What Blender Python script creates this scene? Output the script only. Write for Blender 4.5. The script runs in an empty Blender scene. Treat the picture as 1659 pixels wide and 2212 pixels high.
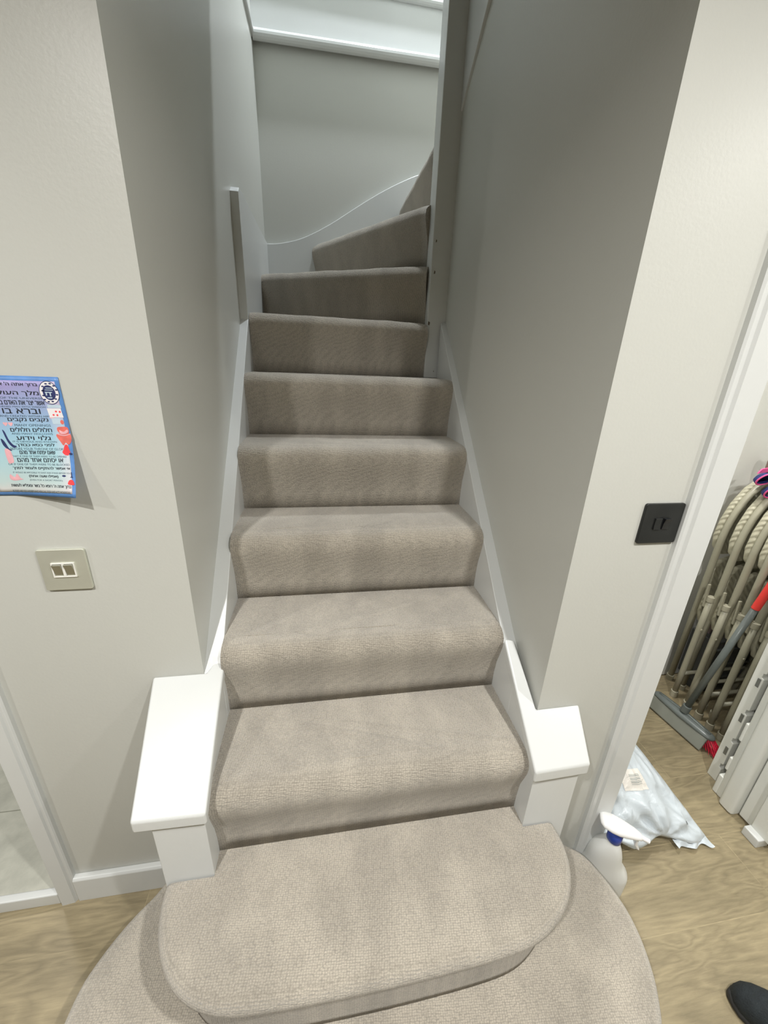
import bpy, math, random
from mathutils import Vector, Matrix
random.seed(7)
S = bpy.context.scene
COL = S.collection
DZ = 0.2                      # the wooden floor lies at z = 0; heights below are given from the first-step tread

# ------------------------------------------------------------------ camera
def cam_rot(pitch, yaw, roll):
    Rz = Matrix.Rotation(yaw, 3, 'Z'); Rx = Matrix.Rotation(pitch, 3, 'X')
    Ry = Matrix.Rotation(roll, 3, 'Y')
    return Rz @ Rx @ Ry
R = cam_rot(-0.35301, -0.16830, -0.03802)
cd = bpy.data.cameras.new('camera'); cam = bpy.data.objects.new('camera', cd); COL.objects.link(cam)
right, fwd, up = R.col[0], R.col[1], R.col[2]
M = Matrix(((right[0], up[0], -fwd[0]), (right[1], up[1], -fwd[1]), (right[2], up[2], -fwd[2]))).to_4x4()
M.translation = Vector((-0.1085, -0.5863, 1.2197 + DZ))
cam.matrix_world = M
cd.sensor_fit = 'VERTICAL'; cd.sensor_height = 36.0; cd.lens = 827.12 / 2212 * 36
cd.clip_start = 0.02
S.camera = cam

# ------------------------------------------------------------------ world, lamps, exposure
W = bpy.data.worlds.new('world'); S.world = W; W.use_nodes = True
W.node_tree.nodes['Background'].inputs[0].default_value = (0.93, 0.96, 1.0, 1)
W.node_tree.nodes['Background'].inputs[1].default_value = 0.35
S.view_settings.view_transform = 'Standard'; S.view_settings.look = 'None'
S.view_settings.exposure = 0.07; S.view_settings.gamma = 1.0
def lamp(name, loc, power, radius, color=(1, 0.97, 0.9), rot=(0, 0, 0), spread=180):
    l = bpy.data.lights.new(name, 'AREA'); l.shape = 'DISK'; l.size = radius * 2; l.energy = power; l.color = color; l.spread = math.radians(spread)
    o = bpy.data.objects.new(name, l); o.location = (loc[0], loc[1], loc[2] + DZ); o.rotation_euler = rot; COL.objects.link(o)
    return o
HALL = (1, 0.982, 0.945)
lamp('hall_downlight', (-0.76, -1.0, 2.185), 26, 0.032, HALL, spread=147)
lamp('hall_downlight', (0.56, -0.85, 2.185), 22, 0.032, HALL, spread=147)
lamp('hall_downlight', (-2.1, -1.0, 2.185), 20, 0.04, HALL)
lamp('hall_downlight', (1.75, -1.1, 2.185), 14, 0.04, HALL)
lamp('closet_lamp', (1.15, 0.60, 1.98), 14, 0.07, (1, 0.985, 0.95))
lamp('washroom_lamp', (-1.5, 0.95, 2.1), 11, 0.10, (1, 0.985, 0.95))
lamp('stairwell_lamp', (0.30, 1.47, 3.9), 42, 0.05, (0.88, 0.94, 1.0))

# ------------------------------------------------------------------ materials
def mat(name, color, rough=0.5, metal=0.0, spec=0.5, bump=None, var=None, coat=0.0):
    m = bpy.data.materials.new(name); m.use_nodes = True; nt = m.node_tree; b = nt.nodes['Principled BSDF']
    b.inputs['Base Color'].default_value = (*color, 1); b.inputs['Roughness'].default_value = rough
    b.inputs['Metallic'].default_value = metal; b.inputs['Specular IOR Level'].default_value = spec
    b.inputs['Coat Weight'].default_value = coat
    tc = nt.nodes.new('ShaderNodeTexCoord')
    if var:                                        # gentle colour variation: (scale, amount)
        n = nt.nodes.new('ShaderNodeTexNoise'); n.inputs['Scale'].default_value = var[0]; n.inputs['Detail'].default_value = 4
        nt.links.new(tc.outputs['Object'], n.inputs['Vector'])
        r = nt.nodes.new('ShaderNodeMapRange'); r.inputs[1].default_value = 0.3; r.inputs[2].default_value = 0.7
        r.inputs[3].default_value = 1 - var[1]; r.inputs[4].default_value = 1 + var[1]
        nt.links.new(n.outputs['Fac'], r.inputs[0])
        mx = nt.nodes.new('ShaderNodeVectorMath'); mx.operation = 'SCALE'; mx.inputs[0].default_value = color
        nt.links.new(r.outputs[0], mx.inputs['Scale']); nt.links.new(mx.outputs[0], b.inputs['Base Color'])
    if bump:                                       # (scale, strength, distance)
        n = nt.nodes.new('ShaderNodeTexNoise'); n.inputs['Scale'].default_value = bump[0]; n.inputs['Detail'].default_value = 3
        nt.links.new(tc.outputs['Object'], n.inputs['Vector'])
        bp = nt.nodes.new('ShaderNodeBump'); bp.inputs['Strength'].default_value = bump[1]; bp.inputs['Distance'].default_value = bump[2]
        nt.links.new(n.outputs['Fac'], bp.inputs['Height']); nt.links.new(bp.outputs[0], b.inputs['Normal'])
    return m

m_wall = mat('wall_paint', (0.540, 0.545, 0.508), 0.38, bump=(160, 0.10, 0.002), var=(1.3, 0.02), spec=0.4)
m_white = mat('white_gloss_paint', (0.63, 0.645, 0.635), 0.30, bump=(60, 0.10, 0.002), var=(5, 0.012))
m_closet_wall = mat('closet_wall_paint', (0.74, 0.75, 0.71), 0.6, bump=(140, 0.1, 0.002), var=(2, 0.015))
m_bounce_dark = mat('hall_wall_bounce_dark', (0.22, 0.21, 0.19), 0.7, bump=(120, 0.1, 0.002), var=(1.5, 0.03))  # for hall walls out of view, darkened to cut bounced light
m_ceil = mat('ceiling_paint', (0.55, 0.55, 0.535), 0.8, bump=(90, 0.05, 0.002))
m_chrome = mat('brushed_steel', (0.66, 0.67, 0.58), 0.42, 0.55, bump=(260, 0.05, 0.001), var=(9, 0.10))
m_chrome_d = mat('rocker_steel', (0.42, 0.42, 0.36), 0.25, 0.85, var=(20, 0.08))
m_blackn = mat('black_nickel', (0.035, 0.037, 0.037), 0.33, 0.6, bump=(220, 0.04, 0.001), var=(20, 0.15))
m_blackp = mat('black_plastic', (0.010, 0.011, 0.013), 0.22, var=(30, 0.1))
m_tube = mat('beige_powder_coat', (0.37, 0.355, 0.27), 0.38, var=(14, 0.05), bump=(300, 0.05, 0.001))
m_cap = mat('foot_cap_plastic', (0.39, 0.37, 0.28), 0.6, var=(30, 0.07))
m_grey = mat('broom_grey_plastic', (0.135, 0.155, 0.150), 0.28, var=(12, 0.08))
m_greyl = mat('broom_blade_rubber', (0.215, 0.225, 0.195), 0.55, var=(12, 0.06))
m_red = mat('red_handle_plastic', (0.90, 0.055, 0.045), 0.35, var=(20, 0.05))
m_bris = mat('red_bristle', (0.72, 0.012, 0.055), 0.4, var=(120, 0.25))
m_plastic = mat('white_moulded_plastic', (0.73, 0.74, 0.70), 0.42, var=(6, 0.015), bump=(120, 0.05, 0.001))
m_dark = mat('dark_grey_plastic', (0.055, 0.058, 0.055), 0.4, var=(15, 0.15))
m_hinge = mat('grey_bracket_steel', (0.24, 0.25, 0.24), 0.35, 0.5, var=(20, 0.1))
m_bottle = mat('bottle_plastic', (0.70, 0.71, 0.69), 0.28, var=(10, 0.01))
m_head = mat('sprayer_plastic', (0.80, 0.80, 0.80), 0.18, var=(20, 0.01))
m_blue = mat('blue_collar_plastic', (0.022, 0.055, 0.33), 0.28, var=(20, 0.08))
m_shoe = mat('shoe_fabric', (0.012, 0.017, 0.020), 0.85, bump=(350, 0.6, 0.003), var=(60, 0.3))
m_sole = mat('shoe_sole_rubber', (0.02, 0.02, 0.02), 0.7, var=(40, 0.2))
m_navy = mat('navy_fabric', (0.018, 0.030, 0.150), 0.75, bump=(400, 0.5, 0.002), var=(40, 0.3))
m_pink = mat('pink_piping', (0.80, 0.10, 0.30), 0.6, var=(60, 0.1))
m_brown = mat('pole_brown', (0.20, 0.12, 0.10), 0.5, var=(25, 0.2))
m_pole = mat('pole_mauve', (0.42, 0.33, 0.33), 0.5, var=(25, 0.08))
m_label = mat('paper_label', (0.74, 0.71, 0.66), 0.6, var=(30, 0.02))
m_ink = mat('grey_ink', (0.40, 0.42, 0.40), 0.7, var=(60, 0.05))
m_black_ink = mat('black_ink', (0.015, 0.02, 0.03), 0.6, var=(60, 0.1))
m_paint_chip = mat('bare_wood_chip', (0.16, 0.13, 0.10), 0.8, var=(90, 0.2))

def carpet_mat():
    m = bpy.data.materials.new('loop_pile_carpet'); m.use_nodes = True; nt = m.node_tree; N = nt.nodes.new; L = nt.links.new
    b = nt.nodes['Principled BSDF']; b.inputs['Roughness'].default_value = 0.95; b.inputs['Specular IOR Level'].default_value = 0.1
    b.inputs['Sheen Weight'].default_value = 0.45; b.inputs['Sheen Roughness'].default_value = 0.45
    tc = N('ShaderNodeTexCoord')
    # slight warping keeps the loops from looking printed
    n0 = N('ShaderNodeTexNoise'); n0.inputs['Scale'].default_value = 35; L(tc.outputs['Object'], n0.inputs['Vector'])
    w = N('ShaderNodeVectorMath'); w.operation = 'MULTIPLY_ADD'; w.inputs[1].default_value = (0.003,) * 3
    L(n0.outputs['Color'], w.inputs[0]); L(tc.outputs['Object'], w.inputs[2])
    rw = N('ShaderNodeMapping'); rw.inputs['Scale'].default_value = (1.0, 1.35, 1.35); rw.inputs['Rotation'].default_value = (0.0, 0.0, 0.12); L(w.outputs[0], rw.inputs['Vector'])
    v = N('ShaderNodeTexVoronoi'); v.inputs['Scale'].default_value = 205; v.inputs['Randomness'].default_value = 0.42
    L(rw.outputs[0], v.inputs['Vector'])
    fine = N('ShaderNodeTexNoise'); fine.inputs['Scale'].default_value = 1300; fine.inputs['Detail'].default_value = 3; L(tc.outputs['Object'], fine.inputs['Vector'])
    # brushed-pile patches, the sheen of the pile put into the colour
    mp = N('ShaderNodeMapping'); mp.inputs['Scale'].default_value = (1.25, 0.8, 0.35); L(tc.outputs['Object'], mp.inputs['Vector'])
    p = N('ShaderNodeTexNoise'); p.inputs['Scale'].default_value = 8.5; p.inputs['Detail'].default_value = 2.5; L(mp.outputs[0], p.inputs['Vector'])
    pr = N('ShaderNodeMapRange'); pr.inputs[1].default_value = 0.40; pr.inputs[2].default_value = 0.60; pr.inputs[3].default_value = 0.90; pr.inputs[4].default_value = 1.08
    L(p.outputs['Fac'], pr.inputs[0])
    vr = N('ShaderNodeMapRange'); vr.inputs[1].default_value = 0.05; vr.inputs[2].default_value = 0.75; vr.inputs[3].default_value = 1.10; vr.inputs[4].default_value = 0.72
    L(v.outputs['Distance'], vr.inputs[0])
    fr = N('ShaderNodeMapRange'); fr.inputs[1].default_value = 0.3; fr.inputs[2].default_value = 0.7; fr.inputs[3].default_value = 0.80; fr.inputs[4].default_value = 1.20; L(fine.outputs['Fac'], fr.inputs[0])
    a1 = N('ShaderNodeMath'); a1.operation = 'MULTIPLY'; L(pr.outputs[0], a1.inputs[0]); L(vr.outputs[0], a1.inputs[1])
    a2 = N('ShaderNodeMath'); a2.operation = 'MULTIPLY'; L(a1.outputs[0], a2.inputs[0]); L(fr.outputs[0], a2.inputs[1])
    sc = N('ShaderNodeVectorMath'); sc.operation = 'SCALE'; sc.inputs[0].default_value = (0.525, 0.474, 0.395)
    L(a2.outputs[0], sc.inputs['Scale']); L(sc.outputs[0], b.inputs['Base Color'])
    sq = N('ShaderNodeMath'); sq.operation = 'MULTIPLY'; L(v.outputs['Distance'], sq.inputs[0]); L(v.outputs['Distance'], sq.inputs[1])
    inv = N('ShaderNodeMath'); inv.operation = 'MULTIPLY_ADD'; inv.inputs[1].default_value = 0.8; L(fine.outputs['Fac'], inv.inputs[0])
    ng = N('ShaderNodeMath'); ng.operation = 'MULTIPLY'; ng.inputs[1].default_value = -1.4; L(sq.outputs[0], ng.inputs[0]); L(ng.outputs[0], inv.inputs[2])
    bp = N('ShaderNodeBump'); bp.inputs['Strength'].default_value = 0.85; bp.inputs['Distance'].default_value = 0.003
    L(inv.outputs[0], bp.inputs['Height']); L(bp.outputs[0], b.inputs['Normal'])
    return m
m_carpet = carpet_mat()

def wood_mat():
    m = bpy.data.materials.new('wood_plank_floor'); m.use_nodes = True; nt = m.node_tree; N = nt.nodes.new; L = nt.links.new
    b = nt.nodes['Principled BSDF']; b.inputs['Roughness'].default_value = 0.42; b.inputs['Specular IOR Level'].default_value = 0.4
    tc = N('ShaderNodeTexCoord')
    mp = N('ShaderNodeMapping'); mp.inputs['Location'].default_value = (0.020, -0.054, 0); L(tc.outputs['Object'], mp.inputs['Vector'])
    br = N('ShaderNodeTexBrick'); br.offset = 0.5; br.inputs['Scale'].default_value = 1
    br.inputs['Brick Width'].default_value = 1.2; br.inputs['Row Height'].default_value = 0.19
    br.inputs['Mortar Size'].default_value = 0.0011; br.inputs['Mortar Smooth'].default_value = 0.2; br.inputs['Bias'].default_value = 0.0
    br.inputs['Color1'].default_value = (0.93, 0.93, 0.93, 1); br.inputs['Color2'].default_value = (1.06, 1.06, 1.06, 1)
    br.inputs['Mortar'].default_value = (1.22, 1.22, 1.22, 1)
    L(mp.outputs[0], br.inputs['Vector'])
    # swirling grain
    g = N('ShaderNodeMapping'); g.inputs['Scale'].default_value = (1.6, 7.5, 1); L(tc.outputs['Object'], g.inputs['Vector'])
    off = N('ShaderNodeVectorMath'); off.operation = 'MULTIPLY_ADD'; off.inputs[1].default_value = (9, 9, 0)
    L(br.outputs['Color'], off.inputs[0]); L(g.outputs[0], off.inputs[2])
    gn = N('ShaderNodeTexNoise'); gn.inputs['Scale'].default_value = 1.3; gn.inputs['Detail'].default_value = 3; gn.inputs['Distortion'].default_value = 0.6
    L(off.outputs[0], gn.inputs['Vector'])
    ring = N('ShaderNodeMath'); ring.operation = 'MULTIPLY'; ring.inputs[1].default_value = 12; L(gn.outputs['Fac'], ring.inputs[0])
    fra = N('ShaderNodeMath'); fra.operation = 'PINGPONG'; fra.inputs[1].default_value = 0.5; L(ring.outputs[0], fra.inputs[0])
    fn = N('ShaderNodeTexNoise'); fn.inputs['Scale'].default_value = 28; fn.inputs['Detail'].default_value = 6; fn.inputs['Roughness'].default_value = 0.7
    gg = N('ShaderNodeMapping'); gg.inputs['Scale'].default_value = (0.5, 5, 1); L(tc.outputs['Object'], gg.inputs['Vector']); L(gg.outputs[0], fn.inputs['Vector'])
    big = N('ShaderNodeTexNoise'); big.inputs['Scale'].default_value = 1.1; big.inputs['Detail'].default_value = 2; L(off.outputs[0], big.inputs['Vector'])
    r1 = N('ShaderNodeMapRange'); r1.inputs[2].default_value = 0.5; r1.inputs[3].default_value = 0.84; r1.inputs[4].default_value = 1.08; L(fra.outputs[0], r1.inputs[0])
    r2 = N('ShaderNodeMapRange'); r2.inputs[1].default_value = 0.3; r2.inputs[2].default_value = 0.7; r2.inputs[3].default_value = 0.84; r2.inputs[4].default_value = 1.16; L(fn.outputs['Fac'], r2.inputs[0])
    r3 = N('ShaderNodeMapRange'); r3.inputs[1].default_value = 0.35; r3.inputs[2].default_value = 0.65; r3.inputs[3].default_value = 0.84; r3.inputs[4].default_value = 1.12; L(big.outputs['Fac'], r3.inputs[0])
    m1 = N('ShaderNodeMath'); m1.operation = 'MULTIPLY'; L(r1.outputs[0], m1.inputs[0]); L(r2.outputs[0], m1.inputs[1])
    m2 = N('ShaderNodeMath'); m2.operation = 'MULTIPLY'; L(m1.outputs[0], m2.inputs[0]); L(r3.outputs[0], m2.inputs[1])
    sc = N('ShaderNodeVectorMath'); sc.operation = 'MULTIPLY'; sc.inputs[1].default_value = (0.295, 0.245, 0.150); L(br.outputs['Color'], sc.inputs[0])
    s2 = N('ShaderNodeVectorMath'); s2.operation = 'SCALE'; L(sc.outputs[0], s2.inputs[0]); L(m2.outputs[0], s2.inputs['Scale'])
    L(s2.outputs[0], b.inputs['Base Color'])
    bp = N('ShaderNodeBump'); bp.inputs['Strength'].default_value = 0.15; bp.inputs['Distance'].default_value = 0.001
    L(fn.outputs['Fac'], bp.inputs['Height']); L(bp.outputs[0], b.inputs['Normal'])
    return m
m_wood = wood_mat()

def tile_mat():
    m = bpy.data.materials.new('grey_stone_tile'); m.use_nodes = True; nt = m.node_tree; N = nt.nodes.new; L = nt.links.new
    b = nt.nodes['Principled BSDF']; b.inputs['Roughness'].default_value = 0.22
    tc = N('ShaderNodeTexCoord'); mp = N('ShaderNodeMapping'); mp.inputs['Location'].default_value = (0.25, -0.411, 0); L(tc.outputs['Object'], mp.inputs['Vector'])
    br = N('ShaderNodeTexBrick'); br.offset = 0; br.inputs['Scale'].default_value = 1; br.inputs['Brick Width'].default_value = 3.0
    br.inputs['Row Height'].default_value = 0.45; br.inputs['Mortar Size'].default_value = 0.0018
    br.inputs['Color1'].default_value = (1, 1, 1, 1); br.inputs['Color2'].default_value = (0.97, 0.97, 0.97, 1); br.inputs['Mortar'].default_value = (0.55, 0.55, 0.52, 1)
    L(mp.outputs[0], br.inputs['Vector'])
    n = N('ShaderNodeTexNoise'); n.inputs['Scale'].default_value = 14; n.inputs['Detail'].default_value = 8; n.inputs['Roughness'].default_value = 0.65; L(tc.outputs['Object'], n.inputs['Vector'])
    r = N('ShaderNodeMapRange'); r.inputs[1].default_value = 0.3; r.inputs[2].default_value = 0.7; r.inputs[3].default_value = 0.82; r.inputs[4].default_value = 1.14; L(n.outputs['Fac'], r.inputs[0])
    a = N('ShaderNodeVectorMath'); a.operation = 'MULTIPLY'; a.inputs[1].default_value = (0.46, 0.46, 0.40); L(br.outputs['Color'], a.inputs[0])
    s = N('ShaderNodeVectorMath'); s.operation = 'SCALE'; L(a.outputs[0], s.inputs[0]); L(r.outputs[0], s.inputs['Scale']); L(s.outputs[0], b.inputs['Base Color'])
    bp = N('ShaderNodeBump'); bp.inputs['Strength'].default_value = 0.12; bp.inputs['Distance'].default_value = 0.002
    L(n.outputs['Fac'], bp.inputs['Height']); L(bp.outputs[0], b.inputs['Normal'])
    return m
m_tile = tile_mat()

def ribbed_mat():
    m = mat('ribbed_beige_plastic', (0.47, 0.45, 0.34), 0.5, var=(30, 0.06)); nt = m.node_tree
    tc = nt.nodes.new('ShaderNodeTexCoord'); w = nt.nodes.new('ShaderNodeTexWave'); w.bands_direction = 'DIAGONAL'
    w.inputs['Scale'].default_value = 24; w.inputs['Distortion'].default_value = 2.0; nt.links.new(tc.outputs['Object'], w.inputs['Vector'])
    bp = nt.nodes.new('ShaderNodeBump'); bp.inputs['Strength'].default_value = 0.9; bp.inputs['Distance'].default_value = 0.0025
    nt.links.new(w.outputs['Fac'], bp.inputs['Height']); nt.links.new(bp.outputs[0], nt.nodes['Principled BSDF'].inputs['Normal'])
    return m
m_rib = ribbed_mat()

def film_mat():
    m = mat('white_polythene_film', (0.56, 0.615, 0.655), 0.28, var=(7, 0.05)); nt = m.node_tree; b = nt.nodes['Principled BSDF']
    tc = nt.nodes.new('ShaderNodeTexCoord'); n = nt.nodes.new('ShaderNodeTexNoise'); n.inputs['Scale'].default_value = 13
    n.inputs['Detail'].default_value = 3; n.inputs['Distortion'].default_value = 1.2; nt.links.new(tc.outputs['Object'], n.inputs['Vector'])
    bp = nt.nodes.new('ShaderNodeBump'); bp.inputs['Strength'].default_value = 0.35; bp.inputs['Distance'].default_value = 0.02
    nt.links.new(n.outputs['Fac'], bp.inputs['Height']); nt.links.new(bp.outputs[0], b.inputs['Normal'])
    b.inputs['Subsurface Weight'].default_value = 0.0
    return m
m_film = film_mat()

def poster_mat():
    m = bpy.data.materials.new('printed_card'); m.use_nodes = True; nt = m.node_tree; N = nt.nodes.new; L = nt.links.new
    b = nt.nodes['Principled BSDF']; b.inputs['Roughness'].default_value = 0.35
    tc = N('ShaderNodeTexCoord'); sp = N('ShaderNodeSeparateXYZ'); L(tc.outputs['UV'], sp.inputs[0])
    nz = N('ShaderNodeTexNoise'); nz.inputs['Scale'].default_value = 4; nz.inputs['Detail'].default_value = 3; L(tc.outputs['UV'], nz.inputs['Vector'])
    ad = N('ShaderNodeMath'); ad.operation = 'MULTIPLY_ADD'; ad.inputs[1].default_value = 0.16; L(nz.outputs['Fac'], ad.inputs[0]); L(sp.outputs[1], ad.inputs[2])
    r = N('ShaderNodeValToRGB'); e = r.color_ramp.elements
    e[0].position = 0.06; e[0].color = (0.70, 0.62, 0.60, 1); e[1].position = 1.0; e[1].color = (0.36, 0.33, 0.60, 1)
    for pos, c in ((0.20, (0.52, 0.64, 0.64)), (0.45, (0.40, 0.63, 0.71)), (0.62, (0.34, 0.56, 0.72)), (0.80, (0.32, 0.43, 0.66))):
        x = e.new(pos); x.color = (*c, 1)
    L(ad.outputs[0], r.inputs[0])
    # pink bloom towards the right edge
    px = N('ShaderNodeMapRange'); px.inputs[1].default_value = 0.80; px.inputs[2].default_value = 0.97; L(sp.outputs[0], px.inputs[0])
    pn = N('ShaderNodeMath'); pn.operation = 'MULTIPLY'; L(px.outputs[0], pn.inputs[0]); L(nz.outputs['Fac'], pn.inputs[1])
    mx = N('ShaderNodeMix'); mx.data_type = 'RGBA'; L(pn.outputs[0], mx.inputs[0]); L(r.outputs[0], mx.inputs[6]); mx.inputs[7].default_value = (0.82, 0.66, 0.72, 1)
    L(mx.outputs[2], b.inputs['Base Color'])
    return m
m_poster = poster_mat()

# ------------------------------------------------------------------ mesh helpers
WORLD_LOC = {}
def link(name, me, m, parent=None, smooth=False):
    o = bpy.data.objects.new(name, me); COL.objects.link(o)
    if m: me.materials.append(m)
    if smooth: me.shade_smooth()
    if parent: o.parent = parent
    return o
def mk(name, verts, faces, m, parent=None, smooth=False, bevel=0, seg=2, raw=False):
    """verts in scene coordinates (first-tread frame) unless raw; stored relative to the parent's location"""
    off = Vector((0, 0, DZ))
    if raw: off = Vector((0, 0, 0))
    elif parent: off = off - WORLD_LOC.get(parent.name, Vector((0, 0, 0)))
    me = bpy.data.meshes.new(name); me.from_pydata([tuple(Vector(v) + off) for v in verts], [], faces); me.validate(); me.update()
    o = link(name, me, m, parent, smooth)
    if parent: WORLD_LOC[o.name] = WORLD_LOC.get(parent.name, Vector((0, 0, 0)))
    if not raw and not parent:
        # put the origin at the base centre
        xs = [v.co for v in me.vertices]; c = Vector(((min(v.x for v in xs) + max(v.x for v in xs)) / 2, (min(v.y for v in xs) + max(v.y for v in xs)) / 2, min(v.z for v in xs)))
        WORLD_LOC[o.name] = c.copy()
        if name not in KEEP:
            for v in me.vertices: v.co -= c
            o.location = c
        else: WORLD_LOC[o.name] = Vector((0, 0, 0))
    if bevel:
        b = o.modifiers.new('bevel', 'BEVEL'); b.width = bevel; b.segments = seg; b.limit_method = 'ANGLE'; b.angle_limit = math.radians(30)
        me.shade_smooth(); wn = o.modifiers.new('wn', 'WEIGHTED_NORMAL'); wn.keep_sharp = False
    return o
KEEP = {'floor', 'floor_washroom'}
def boxg(x0, x1, y0, y1, z0, z1):
    v = [(x0, y0, z0), (x1, y0, z0), (x1, y1, z0), (x0, y1, z0), (x0, y0, z1), (x1, y0, z1), (x1, y1, z1), (x0, y1, z1)]
    f = [(3, 2, 1, 0), (4, 5, 6, 7), (0, 1, 5, 4), (1, 2, 6, 5), (2, 3, 7, 6), (3, 0, 4, 7)]
    return v, f
def box(name, b, m, parent=None, bevel=0, **k):
    v, f = boxg(*b); return mk(name, v, f, m, parent, bevel=bevel, **k)
def merge(*gs):
    V, F = [], []
    for v, f in gs:
        n = len(V); V += list(v); F += [tuple(i + n for i in q) for q in f]
    return V, F
def prismz(poly, z0, z1):
    n = len(poly); v = [(x, y, z0) for x, y in poly] + [(x, y, z1) for x, y in poly]
    f = [tuple(range(n - 1, -1, -1)), tuple(range(n, 2 * n))] + [(i, (i + 1) % n, n + (i + 1) % n, n + i) for i in range(n)]
    return v, f
def prismx(poly, x0, x1):       # poly of (y,z); ccw seen from +x
    n = len(poly); v = [(x0, y, z) for y, z in poly] + [(x1, y, z) for y, z in poly]
    f = [tuple(range(n - 1, -1, -1)), tuple(range(n, 2 * n))] + [(i, (i + 1) % n, n + (i + 1) % n, n + i) for i in range(n)]
    return v, f
def prismy(poly, y0, y1):       # poly of (x,z)
    n = len(poly); v = [(x, y0, z) for x, z in poly] + [(x, y1, z) for x, z in poly]
    f = [tuple(range(n)), tuple(range(2 * n - 1, n - 1, -1))] + [(i, n + i, n + (i + 1) % n, (i + 1) % n) for i in range(n)]
    return v, f
def spline(pts, n=8, closed=False):
    P = [Vector(p) for p in pts]; out = []; m = len(P)
    rng = range(m) if closed else range(m - 1)
    for i in rng:
        if closed: a, b, c, d = P[(i - 1) % m], P[i], P[(i + 1) % m], P[(i + 2) % m]
        else: a, b, c, d = P[max(i - 1, 0)], P[i], P[i + 1], P[min(i + 2, m - 1)]
        for k in range(n):
            t = k / n; out.append(0.5 * ((2 * b) + (c - a) * t + (2 * a - 5 * b + 4 * c - d) * t * t + (-a + 3 * b - 3 * c + d) * t ** 3))
    if not closed: out.append(P[-1].copy())
    return out
def tube(pts, r, seg=12, rz=None):
    """round tube; r number or list"""
    P = [Vector(p) for p in pts]; V, F = [], []
    t0 = (P[1] - P[0]).normalized(); a = Vector((0, 1, 0)) if abs(t0.y) < 0.9 else Vector((1, 0, 0)); u = t0.cross(a).normalized()
    for i, p in enumerate(P):
        t = (P[min(i + 1, len(P) - 1)] - P[max(i - 1, 0)]).normalized()
        u = (u - t * u.dot(t)).normalized(); w = t.cross(u)
        rr = r[i] if isinstance(r, (list, tuple)) else r
        for k in range(seg):
            an = 2 * math.pi * k / seg; V.append(tuple(p + u * rr * math.cos(an) + w * rr * math.sin(an)))
    for i in range(len(P) - 1):
        for k in range(seg): F.append((i * seg + k, i * seg + (k + 1) % seg, (i + 1) * seg + (k + 1) % seg, (i + 1) * seg + k))
    F.append(tuple(range(seg - 1, -1, -1))); F.append(tuple((len(P) - 1) * seg + k for k in range(seg)))
    return V, F
def loft(rings, cap=True):
    n = len(rings[0]); V = [tuple(p) for r in rings for p in r]; F = []
    for i in range(len(rings) - 1):
        for k in range(n): F.append((i * n + k, i * n + (k + 1) % n, (i + 1) * n + (k + 1) % n, (i + 1) * n + k))
    if cap: F.append(tuple(range(n - 1, -1, -1))); F.append(tuple((len(rings) - 1) * n + k for k in range(n)))
    return V, F
def thing(name, label, cat, loc=(0, 0, 0), rz=0, group=None, raw=False):
    o = bpy.data.objects.new(name, None); COL.objects.link(o); o.empty_display_size = 0.05
    L = Vector(loc) + (Vector((0, 0, 0)) if raw else Vector((0, 0, DZ))); o.location = L; o.rotation_euler = (0, 0, rz)
    WORLD_LOC[o.name] = L; o['label'] = label; o['category'] = cat
    if group: o['group'] = group
    return o
def tag(o, label, cat, group=None):
    o['label'] = label; o['category'] = cat
    if group: o['group'] = group
    return o
def struct(name, g, m, bevel=0, smooth=False):
    o = mk(name, g[0], g[1], m, bevel=bevel, smooth=smooth); o['kind'] = 'structure'; return o

# ------------------------------------------------------------------ the room shell
G = 0.1985                      # going of the straight flight
XL, XR = -0.352, 0.352          # inner faces of the strings
YL, YR = 0.175, 0.040           # faces of the front walls
def wl(y): return -0.391 + (y - YL) * 0.0168      # left stair wall
def wr(y): return 0.388 - (y - YR) * 0.0165       # right stair wall
FLOOR = -0.2
struct('floor', boxg(-3.2, 2.1, -4.6, 0.80, FLOOR - 0.05, FLOOR), m_wood)
struct('floor_washroom', boxg(-3.2, -0.80, 0.172, 2.1, FLOOR, FLOOR + 0.04), m_tile)
struct('wall_left', prismz([(-0.845, YL), (wl(YL), YL), (wl(1.722), 1.722), (-0.845, 1.722)], FLOOR, 4.6), m_wall)
struct('wall_right', prismz([(wr(YR), YR), (0.66, YR), (0.66, 1.075), (wr(1.075), 1.075)], FLOOR, 4.6), m_wall)
struct('wall_stair_back', boxg(-0.50, 1.35, 1.722, 1.82, FLOOR, 4.6), m_wall)
struct('wall_stair_end', boxg(1.25, 1.35, 1.075, 1.722, FLOOR, 4.6), m_wall)
struct('wall_upper_stair', boxg(0.66, 1.25, 0.98, 1.075, FLOOR, 4.6), m_wall)
struct('wall_header', boxg(-3.2, 2.1, -0.02, 0.172, 2.27, 4.6), m_wall)
struct('ceiling', boxg(-3.2, 2.1, -4.6, -0.02, 2.20, 2.27), m_ceil)
struct('ceiling_upper', boxg(-0.50, 1.35, 0.0, 1.82, 4.6, 4.7), m_ceil)
struct('ceiling_light_block', boxg(-0.40, 0.40, -0.02, 1.02, 2.50, 2.60), m_wall)  # unseen slab, added to keep the stairwell lamp off the lower flight
struct('wall_back', boxg(-3.2, 2.1, -4.7, -4.6, FLOOR, 2.27), m_bounce_dark)
struct('wall_west', boxg(-3.3, -3.2, -4.7, 2.2, FLOOR, 2.27), m_bounce_dark)
struct('wall_east', boxg(2.1, 2.2, -4.7, 0.80, FLOOR, 2.27), m_closet_wall)
struct('wall_closet_back', boxg(0.66, 2.1, 0.725, 0.80, FLOOR + 0.006, 2.15), m_closet_wall)
struct('ceiling_closet', boxg(0.66, 2.1, 0.0, 0.80, 2.03, 2.27), m_ceil)
struct('wall_washroom_back', boxg(-3.2, -0.845, 2.1, 2.2, FLOOR, 2.27), m_wall)
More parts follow.
